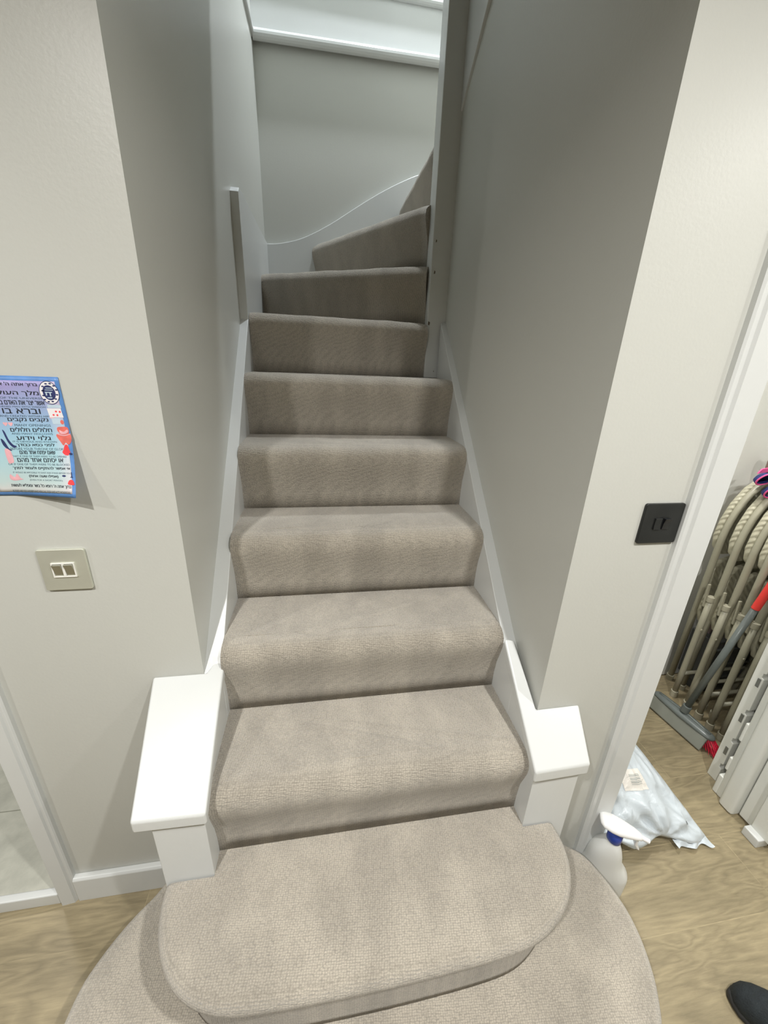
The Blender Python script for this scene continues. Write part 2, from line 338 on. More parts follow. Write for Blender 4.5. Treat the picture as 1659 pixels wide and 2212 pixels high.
struct('wall_washroom_front', merge(boxg(-3.2, -1.62, YL, YL + 0.1, FLOOR, 2.27), boxg(-1.62, -0.845, YL, YL + 0.1, 1.84, 2.27)), m_wall)
struct('ceiling_washroom', boxg(-3.2, -0.845, 0.17, 2.1, 2.20, 2.27), m_ceil)
# door casings (profiled architraves)
def casing_profile(a, b, yw, s):
    """plan profile of an architrave between outer edge a and inner edge b, wall face yw, stands 20 mm proud"""
    d = b - a; P = [(a, yw), (a, yw - 0.010), (a + 0.06 * d, yw - 0.013), (a + 0.18 * d, yw - 0.014), (a + 0.24 * d, yw - 0.019), (a + 0.9 * d, yw - 0.022), (b, yw - 0.016), (b, yw)]
    return P if s > 0 else P[::-1]
struct('trim_1', prismz(casing_profile(-0.801, -0.847, YL, -1), FLOOR, 1.84), m_white)
struct('trim_2', prismz(casing_profile(0.612, 0.682, YR, 1), FLOOR, 1.9), m_white)
# threshold of the raised washroom floor
struct('trim_3', boxg(-1.62, -0.847, 0.158, 0.178, FLOOR, FLOOR + 0.043), m_white, bevel=0.004)
# skirting boards
def skirting(name, x0, x1, yw, h):
    return struct(name, prismx([(yw, FLOOR), (yw, FLOOR + h), (yw - 0.012, FLOOR + h), (yw - 0.017, FLOOR + h - 0.006), (yw - 0.018, FLOOR)], x0, x1), m_white, bevel=0.002)
skirting('baseboard_left', -0.803, -0.452, YL, 0.092)
skirting('baseboard_right', 0.462, 0.612, YR, 0.092)

# beads round the edge of the stairwell opening above
def bead(name, a, b, r, m):
    A, B = Vector(a), Vector(b); return tube([A, A.lerp(B, .5), B], r, 14)
g = tube([(wl(1.7) + 0.004, 1.695, 2.535), (0.45, 1.695, 2.545), (1.25, 1.695, 2.565)], 0.019, 14)
struct('trim_4', merge(g, boxg(wl(1.7), 1.25, 1.700, 1.722, 2.55, 2.735)), m_white, smooth=False)
struct('trim_5', merge(tube([(wl(1.7), 1.695, 2.730), (1.25, 1.695, 2.730)], 0.013, 12)), m_white)
struct('trim_6', tube([(wl(1.69), 1.69, 2.535), (wl(0.2), 0.18, 2.535)], 0.013, 12), m_white)

# ------------------------------------------------------------------ the staircase
st = thing('staircase', 'steep winding staircase in beige loop carpet between white strings and grey walls', 'staircase', (0, 0, FLOOR))
NOSE = [(0.0, 0.0), (0.001, 0.045), (0.006, 0.085), (0.016, 0.120), (0.022, 0.142), (0.0235, 0.158), (0.021, 0.172), (0.014, 0.184), (0.003, 0.192), (-0.012, 0.1955), (-0.03, 0.197)]
def carpet_step(A, B, back, z0, rise=0.2, name='step'):
    A, B = Vector((*A, 0)), Vector((*B, 0)); d = (B - A).normalized(); n = Vector((d.y, -d.x, 0))    # forward normal
    nl = len(NOSE); V = []
    NS = 24
    for s in range(NS + 1):
        t = s / NS; e = min(t, 1 - t) * NS
        droop = 0.003 if e < 0.5 else 0.0
        base = A.lerp(B, t); wob = 0.0012 * math.sin(t * 17 + z0 * 30) + 0.0008 * math.sin(t * 41 + z0 * 9)
        for q, (o, z) in enumerate(NOSE):
            k = z / 0.2 if q else 0
            V.append(base + n * (o + wob * (1 if q > 1 else 0)) + Vector((0, 0, z0 + z * rise / 0.197 - (droop + wob) * (1 if q > 6 else 0))))
    F = []
    for s in range(NS):
        for q in range(nl - 1): F.append((s * nl + q, (s + 1) * nl + q, (s + 1) * nl + q + 1, s * nl + q + 1))
    i0 = len(V)
    V += [Vector((x, y, z0 + rise)) for x, y in back]       # back goes from the right end to the left end
    nb = len(back)
    F.append(tuple(s * nl + nl - 1 for s in range(NS + 1)) + tuple(range(i0, i0 + nb)))
    i1 = len(V); V += [Vector((x, y, z0 + 0.001)) for x, y in back]
    F.append(tuple(s * nl for s in range(NS, -1, -1)) + tuple(range(i1 + nb - 1, i1 - 1, -1)))
    for k in range(nb - 1): F.append((i0 + k + 1, i0 + k, i1 + k, i1 + k + 1))
    F.append(tuple(range(NS * nl, NS * nl + nl)) + (i0, i1)); F.append(tuple(range(nl - 1, -1, -1)) + (i1 + nb - 1, i0 + nb - 1))
    o = mk(name, V, F, m_carpet, st, smooth=False)
    for p in o.data.polygons: p.use_smooth = len(p.vertices) == 4
    return o
for k in range(5):
    yb = (k + 1) * G
    if k == 4: back = [(XR, 0.995), (XL, 0.985)]
    else: back = [(XR, yb + 0.004), (XL, yb + 0.004)]
    carpet_step((XL, k * G), (XR, k * G), back, 0.2 + 0.2 * k)
NX = 0.302
carpet_step((XL, 0.985), (NX, 1.008), [(NX, 1.05), (XL, 1.42)], 1.2)
carpet_step((XL, 1.40), (NX, 1.040), [(NX, 1.08), (-0.10, 1.70), (XL, 1.70)], 1.4)
carpet_step((-0.117, 1.70), (NX, 1.068), [(NX + 0.03, 1.085), (0.36, 1.70)], 1.6)
carpet_step((0.322, 1.70), (0.330, 1.078), [(0.41, 1.078), (0.70, 1.70)], 1.8)
carpet_step((0.68, 1.70), (0.40, 1.078), [(1.25, 1.078), (1.25, 1.70)], 2.0)

# curtail steps (rounded plan)
def curtail(plan, z0, z1, name, over=0.030, rad=0.022):
    """plan: open outline, its nosing line; rings from riser foot over the nosing on to the tread"""
    P = [Vector((x, y, 0)) for x, y in plan]; n = len(P); N = []
    for i in range(n):
        t = (P[min(i + 1, n - 1)] - P[max(i - 1, 0)]).normalized(); N.append(Vector((t.y, -t.x, 0)))   # outward for a path running left -> front -> right
    h = z1 - rad
    prof = [(-over, z0), (-over, z0 + 0.02), (-over, h - rad * 2.8), (-over * 0.96, h - rad * 2.2), (-over * 0.55, h - rad * 1.3)] + [(-rad + rad * math.cos(a), h + rad * math.sin(a)) for a in [math.radians(q) for q in (-35, -10, 12, 34, 56, 75, 90)]]
    prof += [(-rad - 0.03, z1 + 0.001)]
    V = []; 
    for o, z in prof: V += [P[i] + N[i] * o + Vector((0, 0, z)) for i in range(n)]
    m = len(prof); F = []
    for j in range(m - 1):
        for i in range(n - 1): F.append((j * n + i, j * n + i + 1, (j + 1) * n + i + 1, (j + 1) * n + i))
    F.append(tuple((m - 1) * n + i for i in range(n))); F.append(tuple(range(n - 1, -1, -1)))
    for j in range(m - 1): F.append((j * n, (j + 1) * n, (j + 1) * n + n - 1, j * n + n - 1))
    o = mk(name, V, F, m_carpet, st)
    for i_, p in enumerate(o.data.polygons): p.use_smooth = i_ < (m - 1) * (n - 1)
    return o
pts0 = [(-0.49, 0.135), (-0.512, 0.085), (-0.535, 0.048), (-0.561, 0.021), (-0.582, -0.004), (-0.600, -0.030), (-0.616, -0.058), (-0.628, -0.085), (-0.634, -0.115), (-0.636, -0.160), (-0.628, -0.215), (-0.605, -0.275), (-0.565, -0.335), (-0.505, -0.390), (-0.43, -0.435),
        (-0.33, -0.467), (-0.2, -0.485), (0, -0.49), (0.2, -0.483), (0.33, -0.462), (0.42, -0.425), (0.50, -0.370), (0.553, -0.317), (0.573, -0.290), (0.593, -0.255), (0.607, -0.216), (0.615, -0.180), (0.617, -0.144), (0.612, -0.107), (0.601, -0.067), (0.583, -0.025), (0.555, 0.000), (0.52, 0.020)]
pl0 = [(p.x, p.y) for p in spline([(x, y, 0) for x, y in pts0], 3)]
curtail(pl0, FLOOR, 0.0, 'step')
pts1 = [(-0.450, -0.045), (-0.4505, -0.062), (-0.447, -0.095), (-0.436, -0.130), (-0.420, -0.160), (-0.398, -0.188), (-0.368, -0.212), (-0.333, -0.229), (-0.285, -0.241), (-0.20, -0.246), (-0.043, -0.248), (0.10, -0.246), (0.223, -0.241), (0.29, -0.232), (0.34, -0.214), (0.382, -0.188), (0.412, -0.155), (0.430, -0.120), (0.437, -0.085), (0.436, -0.062), (0.435, -0.045)]
pl1 = [(p.x, p.y) for p in spline([(x, y, 0) for x, y in pts1], 3)]
curtail(pl1, 0.0, 0.2, 'step')
# the tread carpet of the first curtail step carries on between the posts
box('step', (XL, XR, -0.056, 0.006, 0.02, 0.2009), m_carpet, st)

# strings
def string_side(x0f, x1f, topline, y0, y1, name='string'):
    """board following the flight: x limits are functions of y, topline gives z"""
    n = 14; V = []
    for i in range(n + 1):
        y = y0 + (y1 - y0) * i / n; z = topline(y); V += [(x0f(y), y, z), (x1f(y), y, z), (x1f(y), y, z - 0.62), (x0f(y), y, z - 0.62)]
    F = [(0, 1, 2, 3), (n * 4 + 3, n * 4 + 2, n * 4 + 1, n * 4)]
    for i in range(n):
        a = i * 4; b = a + 4
        for q in range(4): F.append((a + q, b + q, b + (q + 1) % 4, a + (q + 1) % 4))
    return mk(name, V, F, m_white, st, bevel=0.002)
topL = lambda y: 0.557 + (y - 0.192) * 1.068
topR = lambda y: 0.565 + (y - 0.177) * 1.028
string_side(lambda y: wl(y) - 0.004, lambda y: XL, topL, 0.1755, 0.958)
string_side(lambda y: XR, lambda y: wr(y) + 0.004, topR, 0.101, 0.99)
# winder string on the left wall, nearly level
V, F = prismx([(0.955, 1.18), (1.70, 1.5), (1.70, 1.787), (1.45, 1.775), (1.20, 1.765), (1.05, 1.762), (0.975, 1.752), (0.955, 1.735)], -0.40, XL - 0.0005)
mk('string', V, F, m_white, st, bevel=0.0015)
# winder string on the back wall with its swept top
top = [(-0.352, 1.785), (-0.29, 1.792), (-0.20, 1.815), (-0.11, 1.855), (-0.02, 1.905), (0.06, 1.955), (0.15, 2.010), (0.24, 2.060), (0.333, 2.105), (0.40, 2.132), (0.46, 2.150), (0.62, 2.30), (1.25, 2.85)]
tp = [(p.x, p.z) for p in spline([(x, 0, z) for x, z in top], 4)]
V, F = prismy([(-0.40, 1.3), (1.25, 1.3)] + tp[::-1] + [(-0.40, 1.785)], 1.698, 1.724)
mk('string', V, F, m_white, st, bevel=0.003)
# string of the upper flight, seen above the right wall
V, F = prismx([(1.07, 1.972), (1.07, 2.5), (-0.02, 3.4), (-0.02, 2.888)], 0.366, 0.42)
mk('string', V, F, m_white, st, bevel=0.002)
# tall newel post the winders turn round, with small chips in its paint
nw = box('newel_post', (NX, 0.377, 1.0, 1.078, 1.2, 4.4), m_white, st, bevel=0.003)
for x, z, s in ((0.316, 1.567, 0.005), (0.3145, 1.665, 0.004), (0.340, 1.225, 0.0025)):
    mk('paint_chip', *prismy([(x - s * .5, z - s), (x + s * .4, z - s * .8), (x + s * .6, z + s * .6), (x - s * .2, z + s * 1.2)], 0.9985, 1.002), m_paint_chip, nw)
mk('paint_chip', *prismy([(0.304, 1.392), (0.310, 1.390), (0.312, 1.40), (0.305, 1.404)], 0.9985, 1.002), m_paint_chip, nw)

# short newel posts with sloping caps
def cap(pts, t, parent):
    """pts: top-face outline [(x,y)], lying on the plane z = z0 + s (y - y0); slab of thickness t below, square to the slope"""
    P, (y0, z0, s) = pts; nrm = Vector((0, -s, 1)).normalized(); T = [Vector((x, y, z0 + s * (y - y0))) for x, y in P]; Bm = [p - Vector((0, 0, t)) for p in T]; n = len(T)
    F = [tuple(range(n)), tuple(range(2 * n - 1, n - 1, -1))] + [(i, n + i, n + (i + 1) % n, (i + 1) % n) for i in range(n)]
    return mk('newel_cap', T + Bm, F, m_white, parent, bevel=0.005, seg=3)
pL = (((-0.479, -0.052), (-0.3435, -0.054), (-0.3475, 0.192), (-0.372, 0.192), (-0.385, 0.174), (-0.5, 0.174)), (0.18, 0.549, 0.61))
nl = mk('newel_post', *prismx([(-0.044, FLOOR), (YL, FLOOR), (YL, 0.518), (-0.044, 0.382)], -0.450, XL), m_white, st, bevel=0.002)
cap(pL, 0.030, nl)
pR = (((0.344, -0.055), (0.481, -0.053), (0.496, 0.039), (0.384, 0.039), (0.378, 0.10), (0.372, 0.160), (0.345, 0.165)), (0.04, 0.478, 0.86))
nr = mk('newel_post', *prismx([(-0.044, FLOOR), (0.10, FLOOR), (0.10, 0.50), (-0.044, 0.376)], XR, 0.3885), m_white, st, bevel=0.0)
mk('newel_panel', *prismx([(-0.044, FLOOR), (YR, FLOOR), (YR, 0.448), (-0.044, 0.376)], 0.3885, 0.466), m_white, nr)
cap(pR, 0.032, nr)

# ------------------------------------------------------------------ left wall: card and light switch
PW, PH, PX, PZ = 0.148, 0.207, -0.545, 1.190
def psurf(u, v, off=0.0):
    s = max(0.0, (v - 0.25) / 0.75); lift = 0.032 * s ** 2 * max(0.0, (u - 0.2) / 0.8) ** 1.3 + 0.0015
    x = PX - PW * (1 - u) ; z = PZ - PH * v + 0.10 * lift
    return Vector((x, YL - lift - off, z))
def pgrid(f, u0, u1, v0, v1, nu, nv, off):
    V = [f(u0 + (u1 - u0) * i / nu, v0 + (v1 - v0) * j / nv, off) for j in range(nv + 1) for i in range(nu + 1)]
    F = [(j * (nu + 1) + i, (j + 1) * (nu + 1) + i, (j + 1) * (nu + 1) + i + 1, j * (nu + 1) + i + 1) for j in range(nv) for i in range(nu)]
    return V, F
poster = thing('poster', 'blue-bordered blessing card in Hebrew and English, lower corner curling off the left wall', 'poster', (PX - PW / 2, YL, PZ - PH))
m_border = mat('blue_border_print', (0.10, 0.245, 0.56), 0.4, var=(60, 0.12))
def sheet(name, u0, u1, v0, v1, off, m, th=0.0005, cut=0.0):
    nu, nv = 24, 30; V, F = pgrid(lambda u, v, o: psurf(u, v, o), u0, u1, v0, v1, nu, nv, off)
    n = len(V); V2 = [Vector(p) + Vector((0, th, 0)) for p in V]
    F2 = [tuple(n + i for i in f[::-1]) for f in F]; E = []
    row = nu + 1
    bnd = [i for i in range(row)] + [j * row + nu for j in range(1, nv + 1)] + [nv * row + i for i in range(nu - 1, -1, -1)] + [j * row for j in range(nv - 1, 0, -1)]
    for a, b in zip(bnd, bnd[1:] + bnd[:1]): E.append((a, b, n + b, n + a))
    o = mk(name, V + V2, F + F2 + E, m, poster, smooth=True)
    uv = o.data.uv_layers.new(name='UVMap')
    for lp in o.data.loops:
        i = lp.vertex_index % n; uv.data[lp.index].uv = ((u0 + (u1 - u0) * (i % row) / nu), 1 - (v0 + (v1 - v0) * (i // row) / nv))
    return o
sheet('card', 0.0, 1.0, 0.0, 1.0, 0.0, m_border)
sheet('printed_picture', 0.052, 0.955, 0.035, 0.968, 0.0004, m_poster, 0.0003)
from mathutils.geometry import tessellate_polygon
def area2(P): return sum(P[i].x * P[(i + 1) % len(P)].y - P[(i + 1) % len(P)].x * P[i].y for i in range(len(P)))
def inside(p, P):
    c = False; n = len(P)
    for i in range(n):
        a, b = P[i], P[(i + 1) % n]
        if (a.y > p.y) != (b.y > p.y) and p.x < (b.x - a.x) * (p.y - a.y) / (b.y - a.y) + a.x: c = not c
    return c
def text_geo(s):
    """letter outlines filled contour by contour (overlapping strokes of a letter stay whole)"""
    cu = bpy.data.curves.new('t', 'FONT'); cu.body = s; cu.size = 1.0
    o = bpy.data.objects.new('t', cu); COL.objects.link(o); bpy.context.view_layer.update()
    cv = o.to_curve(bpy.context.evaluated_depsgraph_get()); loops = []
    for sp in cv.splines:
        P = []; bz = sp.bezier_points; n = len(bz)
        for i in range(n):
            p0, h0, h1, p1 = bz[i].co, bz[i].handle_right, bz[(i + 1) % n].handle_left, bz[(i + 1) % n].co
            steps = 1 if (h0 - p0).cross(p1 - p0).length < 1e-7 and (h1 - p1).cross(p1 - p0).length < 1e-7 else 4
            for k in range(steps):
                t = k / steps; q = p0 * (1 - t) ** 3 + h0 * 3 * t * (1 - t) ** 2 + h1 * 3 * t * t * (1 - t) + p1 * t ** 3
                if not P or (q - P[-1]).length > 1e-6: P.append(q.copy())
        if len(P) > 2: loops.append(P)
    o.to_curve_clear(); bpy.data.objects.remove(o); bpy.data.curves.remove(cu)
    if not loops: return [], []
    holes = [P for P in loops if any(Q is not P and area2(P) * area2(Q) < 0 and abs(area2(Q)) > abs(area2(P)) and inside(P[0], Q) for Q in loops)]
    outer = [P for P in loops if not any(P is h for h in holes)]
    V, F = [], []
    for P in outer:
        hs = [h for h in holes if inside(h[0], P)]; allp = P + [q for h in hs for q in h]; n0 = len(V)
        V += [tuple(q) for q in allp]
        for t in tessellate_polygon([P] + hs):
            a_, b_, c_ = (allp[i] for i in t); cr = (b_ - a_).cross(c_ - a_).z
            if abs(cr) > 1e-12: F.append(tuple(n0 + i for i in (t if cr > 0 else t[::-1])))
    return V, F
def umap(X, Y): return 1 - (860 + 0.14 * (Y - 205) - X) * 7.1e-4
LINES = [('ברוך אתה ה\u0027 אלוקינו', 315, -190, 555, 62), ('מלך העולם', 430, -110, 560, 78), ('RULER OF THE UNIVERSE', 495, -240, 612, 24),
         ('אשר יצר את האדם בחכמה', 555, -190, 625, 58), ('WHO FORMED MAN WITH WISDOM', 612, -200, 635, 20),
         ('וברא בו', 670, 10, 550, 70), ('AND CREATED WITHIN HIM', 740, -40, 680, 28), ('נקבים נקבים', 795, 65, 650, 60),
         ('MANY OPENINGS', 865, 150, 680, 32), ('חלולים חלולים', 925, 80, 690, 62), ('AND MANY HOLLOWS', 985, 90, 700, 26),
         ('גלוי וידוע', 1040, 150, 665, 66), ('IT IS OBVIOUS AND KNOWN', 1097, 90, 755, 24), ('לפני כסא כבודך', 1145, 135, 715, 56),
         ('BEFORE YOUR THRONE OF GLORY', 1200, 40, 885, 32), ('שאם יפתח אחד מהם', 1250, 170, 720, 50), ('THAT IF ONE OF THEM WERE TO BE OPENED', 1308, 40, 900, 26),
         ('או יסתם אחד מהם', 1362, 120, 845, 58), ('OR IF ONE OF THEM WERE TO BE BLOCKED', 1425, -30, 960, 28), ('אי אפשר להתקיים ולעמוד לפניך', 1482, 30, 970, 54),
         ('IT WOULD BE IMPOSSIBLE TO EXIST AND STAND BEFORE YOU', 1548, 20, 990, 22), ('(אפילו שעה אחת)', 1600, 275, 765, 50),
         ('(EVEN FOR A SHORT PERIOD)', 1660, 280, 840, 28), ("ברוך אתה ה' רופא כל בשר ומפליא לעשות", 1745, -40, 1085, 62), ('BLESSED ARE YOU HASHEM WHO HEALS ALL FLESH AND ACTS WONDROUSLY', 1830, -30, 1080, 36)]
heb, eng = ([], []), ([], [])
for s, Y, X0, X1, hh in LINES:
    is_h = any('\u0590' <= c <= '\u05ff' for c in s)
    t = s
    if is_h:
        t = s[::-1].translate(str.maketrans('()', ')('))
    V, F = text_geo(t)
    if not V: continue
    xa, xb = min(v[0] for v in V), max(v[0] for v in V); ya, yb = min(v[1] for v in V), max(v[1] for v in V)
    u0, u1 = umap(X0, Y), min(0.945, umap(X1, Y)); vc = (Y - 205) / 1695; hv = hh / 1695 * 1.0
    tgt = heb if is_h else eng
    for du, dv in (((-0.0016, 0.0), (0.0016, 0.0006)) if is_h else ((0.0, 0.0),)):      # second pass thickens the strokes
        n = len(tgt[0])
        for v in V:
            u = u0 + (v[0] - xa) / (xb - xa) * (u1 - u0) + du; w = vc + hv / 2 - (v[1] - ya) / (yb - ya) * hv + dv
            tgt[0].append(psurf(u, w, 0.00056 + abs(dv) * 0.05))
        tgt[1].extend(tuple(i + n for i in f) for f in F)
mk('hebrew_lettering', heb[0], heb[1], m_black_ink, poster)
mk('english_lettering', eng[0], eng[1], mat('blue_grey_ink', (0.045, 0.085, 0.12), 0.6, var=(60, 0.1)), poster)
def blob(name, X, Y, shape, m, off=0.0008, parent=None):
    """flat printed shape; X,Y its centre on the card and shape a list of offsets"""
    c = []; off = 0.0006 + (off - 0.0008) * 0.4
    if X > 650: X -= 20 + max(0, Y - 1300) * 0.05
    if m in SOFT and len(shape) < 14: shape = [(p.x, p.y) for p in spline([(a, b, 0) for a, b in shape], 4, closed=True)]
    for dx, dy in shape: c.append((umap(X, Y) + dx * 7.1e-4, (Y + dy - 205) / 1695))
    F = []
    for t in tessellate_polygon([[Vector((a, b, 0)) for a, b in c]]):
        A, B, D = (Vector((*c[i], 0)) for i in t)
        F.append(tuple(t) if (B - A).cross(D - A).z < 0 else tuple(t[::-1]))
    return [tuple(psurf(a, b, off)) for a, b in c], F
def ell(rx, ry, n=28, a0=0): return [(rx * math.cos(2 * math.pi * i / n + a0), ry * math.sin(2 * math.pi * i / n + a0)) for i in range(n)]
def heart(s, n=24): return [(s * 1.0 * (math.sin(t) ** 3), -s * (0.8 * math.cos(t) - 0.3 * math.cos(2 * t) - 0.12 * math.cos(3 * t))) for t in [2 * math.pi * i / n for i in range(n)]]
pm_white = mat('print_white', (0.80, 0.78, 0.80), 0.4, var=(60, 0.03)); pm_navy = mat('print_navy', (0.035, 0.045, 0.14), 0.4, var=(60, 0.2))
pm_red = mat('print_red', (0.86, 0.065, 0.075), 0.4, var=(80, 0.15)); pm_orange = mat('print_coral', (0.74, 0.16, 0.13), 0.4, var=(70, 0.2)); pm_pink = mat('print_pink', (0.78, 0.42, 0.46), 0.4, var=(60, 0.15))
pm_sky = mat('print_sky', (0.52, 0.64, 0.74), 0.4, var=(60, 0.05))
SOFT = (pm_red, pm_orange, pm_pink, pm_navy)
mk('seal_print', *merge(blob('', 735, 415, ell(143, 158), pm_navy, 0.0008)), pm_navy, poster)
mk('seal_print', *blob('', 735, 415, ell(134, 148), pm_white, 0.0010), pm_white, poster)
mk('seal_print', *merge(blob('', 735, 415, ell(92, 100), pm_navy, 0.0012), *[blob('', 735 + 113 * math.cos(a), 415 + 124 * math.sin(a), [(-16, -7), (14, -9), (16, 7), (-13, 8)], pm_navy, 0.0012) for a in [2 * math.pi * i / 12 + .2 for i in range(12)]]), pm_navy, poster)
mk('seal_print', *merge(blob('', 735, 352, [(-46, -4), (50, -4), (46, 5), (-44, 5)], pm_sky, 0.0014), blob('', 735, 378, [(-58, -4), (60, -4), (58, 4), (-58, 4)], pm_sky, 0.0014),
    blob('', 725, 412, [(-50, -8), (52, -8), (52, 4), (30, 4), (30, 50), (12, 50), (12, 4), (-26, 4), (-26, 40), (-44, 40), (-44, 4), (-50, 4)], pm_sky, 0.0014), blob('', 738, 482, [(-38, -6), (38, -6), (30, 8), (-28, 8)], pm_sky, 0.0014)), pm_sky, poster)
for g_ in (blob('', 785, 600, [(-105, -22), (95, -22), (98, 20), (-100, 20)], pm_sky), blob('', 795, 800, [(-70, -40), (60, -40), (62, 45), (-62, 45)], pm_sky)): mk('playing_card_print', *g_, pm_sky, poster)
mk('playing_card_print', *blob('', 790, 688, [(-112, -62), (88, -62), (108, 62), (-98, 62)], pm_white), pm_white, poster)
for g_ in (blob('', 800, 668, ell(16, 13), pm_red, .001), blob('', 855, 672, ell(15, 14), pm_red, .001), blob('', 760, 716, ell(16, 12), pm_red, .001), blob('', 815, 718, ell(14, 14), pm_red, .001)): mk('heart_print', *g_, pm_red, poster)
for g_ in (blob('', 875, 815, ell(27, 30), pm_orange, .001), blob('', 880, 905, [(-90, 30), (-80, -15), (-20, -25), (60, -22), (82, 20), (70, 65), (10, 85), (-50, 72)], pm_orange, .001)): mk('apple_print', *g_, pm_orange, poster)
mk('jar_print', *blob('', 885, 1050, [(-105, -55), (0, -78), (108, -70), (112, 30), (60, 85), (20, 55), (-20, 95), (-60, 40)], pm_orange, .0009), pm_orange, poster)
for g_ in (blob('', 895, 938, [(-70, -10), (-10, 12), (45, -20), (60, 10), (10, 42), (-60, 40)], pm_pink, .0012), blob('', 890, 992, [(-90, -14), (0, 4), (95, -16), (92, -4), (0, 18), (-88, 0)], pm_pink, .0013)): mk('jar_print', *g_, pm_pink, poster)
for g_ in (blob('', 922, 1215, [(0, -85), (30, -70), (45, -10), (55, 30), (20, 70), (-30, 68), (-68, 30), (-45, -10), (-25, -60)], pm_red, .001), blob('', 1035, 1680, [(-60, 28), (-35, -30), (20, -38), (48, 0), (45, 34)], pm_red, .001)): mk('heart_print', *g_, pm_red, poster)
for g_ in (blob('', 990, 1265, ell(26, 15), pm_navy, .0011), blob('', 897, 1587, ell(32, 14), pm_navy, .0011), blob('', 1027, 1580, [(-8, -45), (2, -45), (8, 10), (24, 28), (-28, 28), (-8, 12)], pm_navy, .0011)): mk('leaf_print', *g_, pm_navy, poster)
for g_ in (blob('', 20, 850, heart(34), pm_pink), blob('', 95, 850, heart(34), pm_pink), blob('', 35, 1610, [(-80, 30), (-60, -35), (0, 10), (50, -45), (90, 20), (130, 40), (-20, 60)], pm_pink), blob('', 25, 1320, [(-60, -110), (20, -90), (30, 60), (-10, 90), (-60, 80)], pm_pink), blob('', 730, 745, ell(36, 26), pm_pink)): mk('blossom_print', *g_, pm_pink, poster)
for g_ in (blob('', 40, 1080, [(-60, -140), (-32, -120), (-5, -10), (40, 62), (85, 80), (70, 100), (20, 95), (-30, 20)], pm_navy), blob('', -10, 1150, [(-60, -90), (-20, -60), (20, 40), (60, 72), (40, 78), (0, 60), (-50, 0)], pm_navy)): mk('figure_print', *g_, pm_navy, poster)

def round_rect(w, h, r, n=5):
    P = []
    for cx, cy, a in ((w / 2 - r, h / 2 - r, 0), (-w / 2 + r, h / 2 - r, 90), (-w / 2 + r, -h / 2 + r, 180), (w / 2 - r, -h / 2 + r, 270)):
        for k in range(n + 1): t = math.radians(a + 90 * k / n); P.append((cx + r * math.cos(t), cy + r * math.sin(t)))
    return P
def plate(cx, cz, yw, w, h, r, t, m, parent):
    P = [(cx + x, cz + z) for x, z in round_rect(w, h, r)]
    return mk('face_plate', *prismy(P, yw - t, yw), m, parent, bevel=0.0012)
# left: brushed steel double switch with white surround
cx, cz = -0.6135, 0.829
sw = thing('light_switch', 'brushed steel double light switch with white surround below the blue-bordered card', 'light switch', (cx, YL, cz - 0.045))
fp = plate(cx, cz, YL, 0.084, 0.089, 0.004, 0.006, m_chrome, sw)
m_ins = mat('white_insert', (0.80, 0.79, 0.74), 0.35, var=(30, 0.01))
sx = 0.0245; z0, z1 = cz - 0.0145, cz + 0.0165
def frame_rects(x0, x1, za, zb, b, mid):
    gs = [boxg(x0, x1, YL - 0.0085, YL - 0.005, za, za + b), boxg(x0, x1, YL - 0.0085, YL - 0.005, zb - b, zb), boxg(x0, x0 + b, YL - 0.0085, YL - 0.005, za + b, zb - b), boxg(x1 - b, x1, YL - 0.0085, YL - 0.005, za + b, zb - b), boxg(mid - b, mid + b, YL - 0.0085, YL - 0.005, za + b, zb - b)]
    return merge(*gs)
mk('switch_surround', *frame_rects(cx - 0.0205, cx + 0.0205, z0, z1, 0.0022, cx), m_ins, sw)
for s in (-1, 1):
    xa = cx + s * 0.0103
    P = [(YL - 0.005, z0 + 0.0025), (YL - 0.0065, z0 + 0.0025), (YL - 0.0085, z0 + 0.014), (YL - 0.0125, z1 - 0.0035), (YL - 0.0105, z1 - 0.0028), (YL - 0.005, z1 - 0.0028)]
    mk('rocker', *prismx(P[::-1], xa - 0.0078, xa + 0.0078), m_chrome_d, sw, bevel=0.0006)
# right: black nickel double switch
cx, cz = 0.5655, 0.950
sw = thing('light_switch', 'square black double light switch beside the right-hand door frame', 'light switch', (cx, YR, cz - 0.045))
plate(cx, cz, YR, 0.089, 0.086, 0.005, 0.0055, m_blackn, sw)
for s in (-1, 1):
    xa = cx + s * 0.0098; d = 0.0 if s < 0 else 0.0035
    P = [(YR - 0.004, cz - 0.012), (YR - 0.0085 + d * .3, cz - 0.012), (YR - 0.0075 - d * .3, cz), (YR - 0.0085 - d, cz + 0.012), (YR - 0.004, cz + 0.012)]
    mk('rocker', *prismx(P[::-1], xa - 0.0075, xa + 0.0075), m_blackp if s > 0 else m_blackn, sw, bevel=0.0006)

# ------------------------------------------------------------------ closet: folding chairs, broom, tables
def frame_path():
    """tube centre line: left foot, slanting up to the bend, over the rounded top, down to the right foot"""
    P = [(0.115, 0.088, 0.015), (0.058, 0.044, 0.40), (0.0, 0.0, 0.80)]; n = 12; r = 0.15; zt = 1.07; zs = 0.80
    for k in range(1, n + 1):
        a = math.pi / 2 * k / n; P.append((r * (1 - math.cos(a)), 0.0, zs + (zt - zs) * math.sin(a)))
    for k in range(n + 1):
        a = math.pi / 2 * k / n; P.append((0.44 - r * (1 - math.sin(a)), 0.0, zs + (zt - zs) * math.cos(a)))
    return P + [(0.382, 0.044, 0.40), (0.325, 0.088, 0.015)]
def panel_geo(outline, y0, y1, lean=0.0, zb=0.0):
    n = len(outline); V = [(x, y0 + lean * (z - zb), z) for x, z in outline] + [(x, y1 + lean * (z - zb), z) for x, z in outline]
    F = [tuple(range(n)), tuple(range(2 * n - 1, n - 1, -1))] + [(i, n + i, n + (i + 1) % n, (i + 1) % n) for i in range(n)]
    return V, F
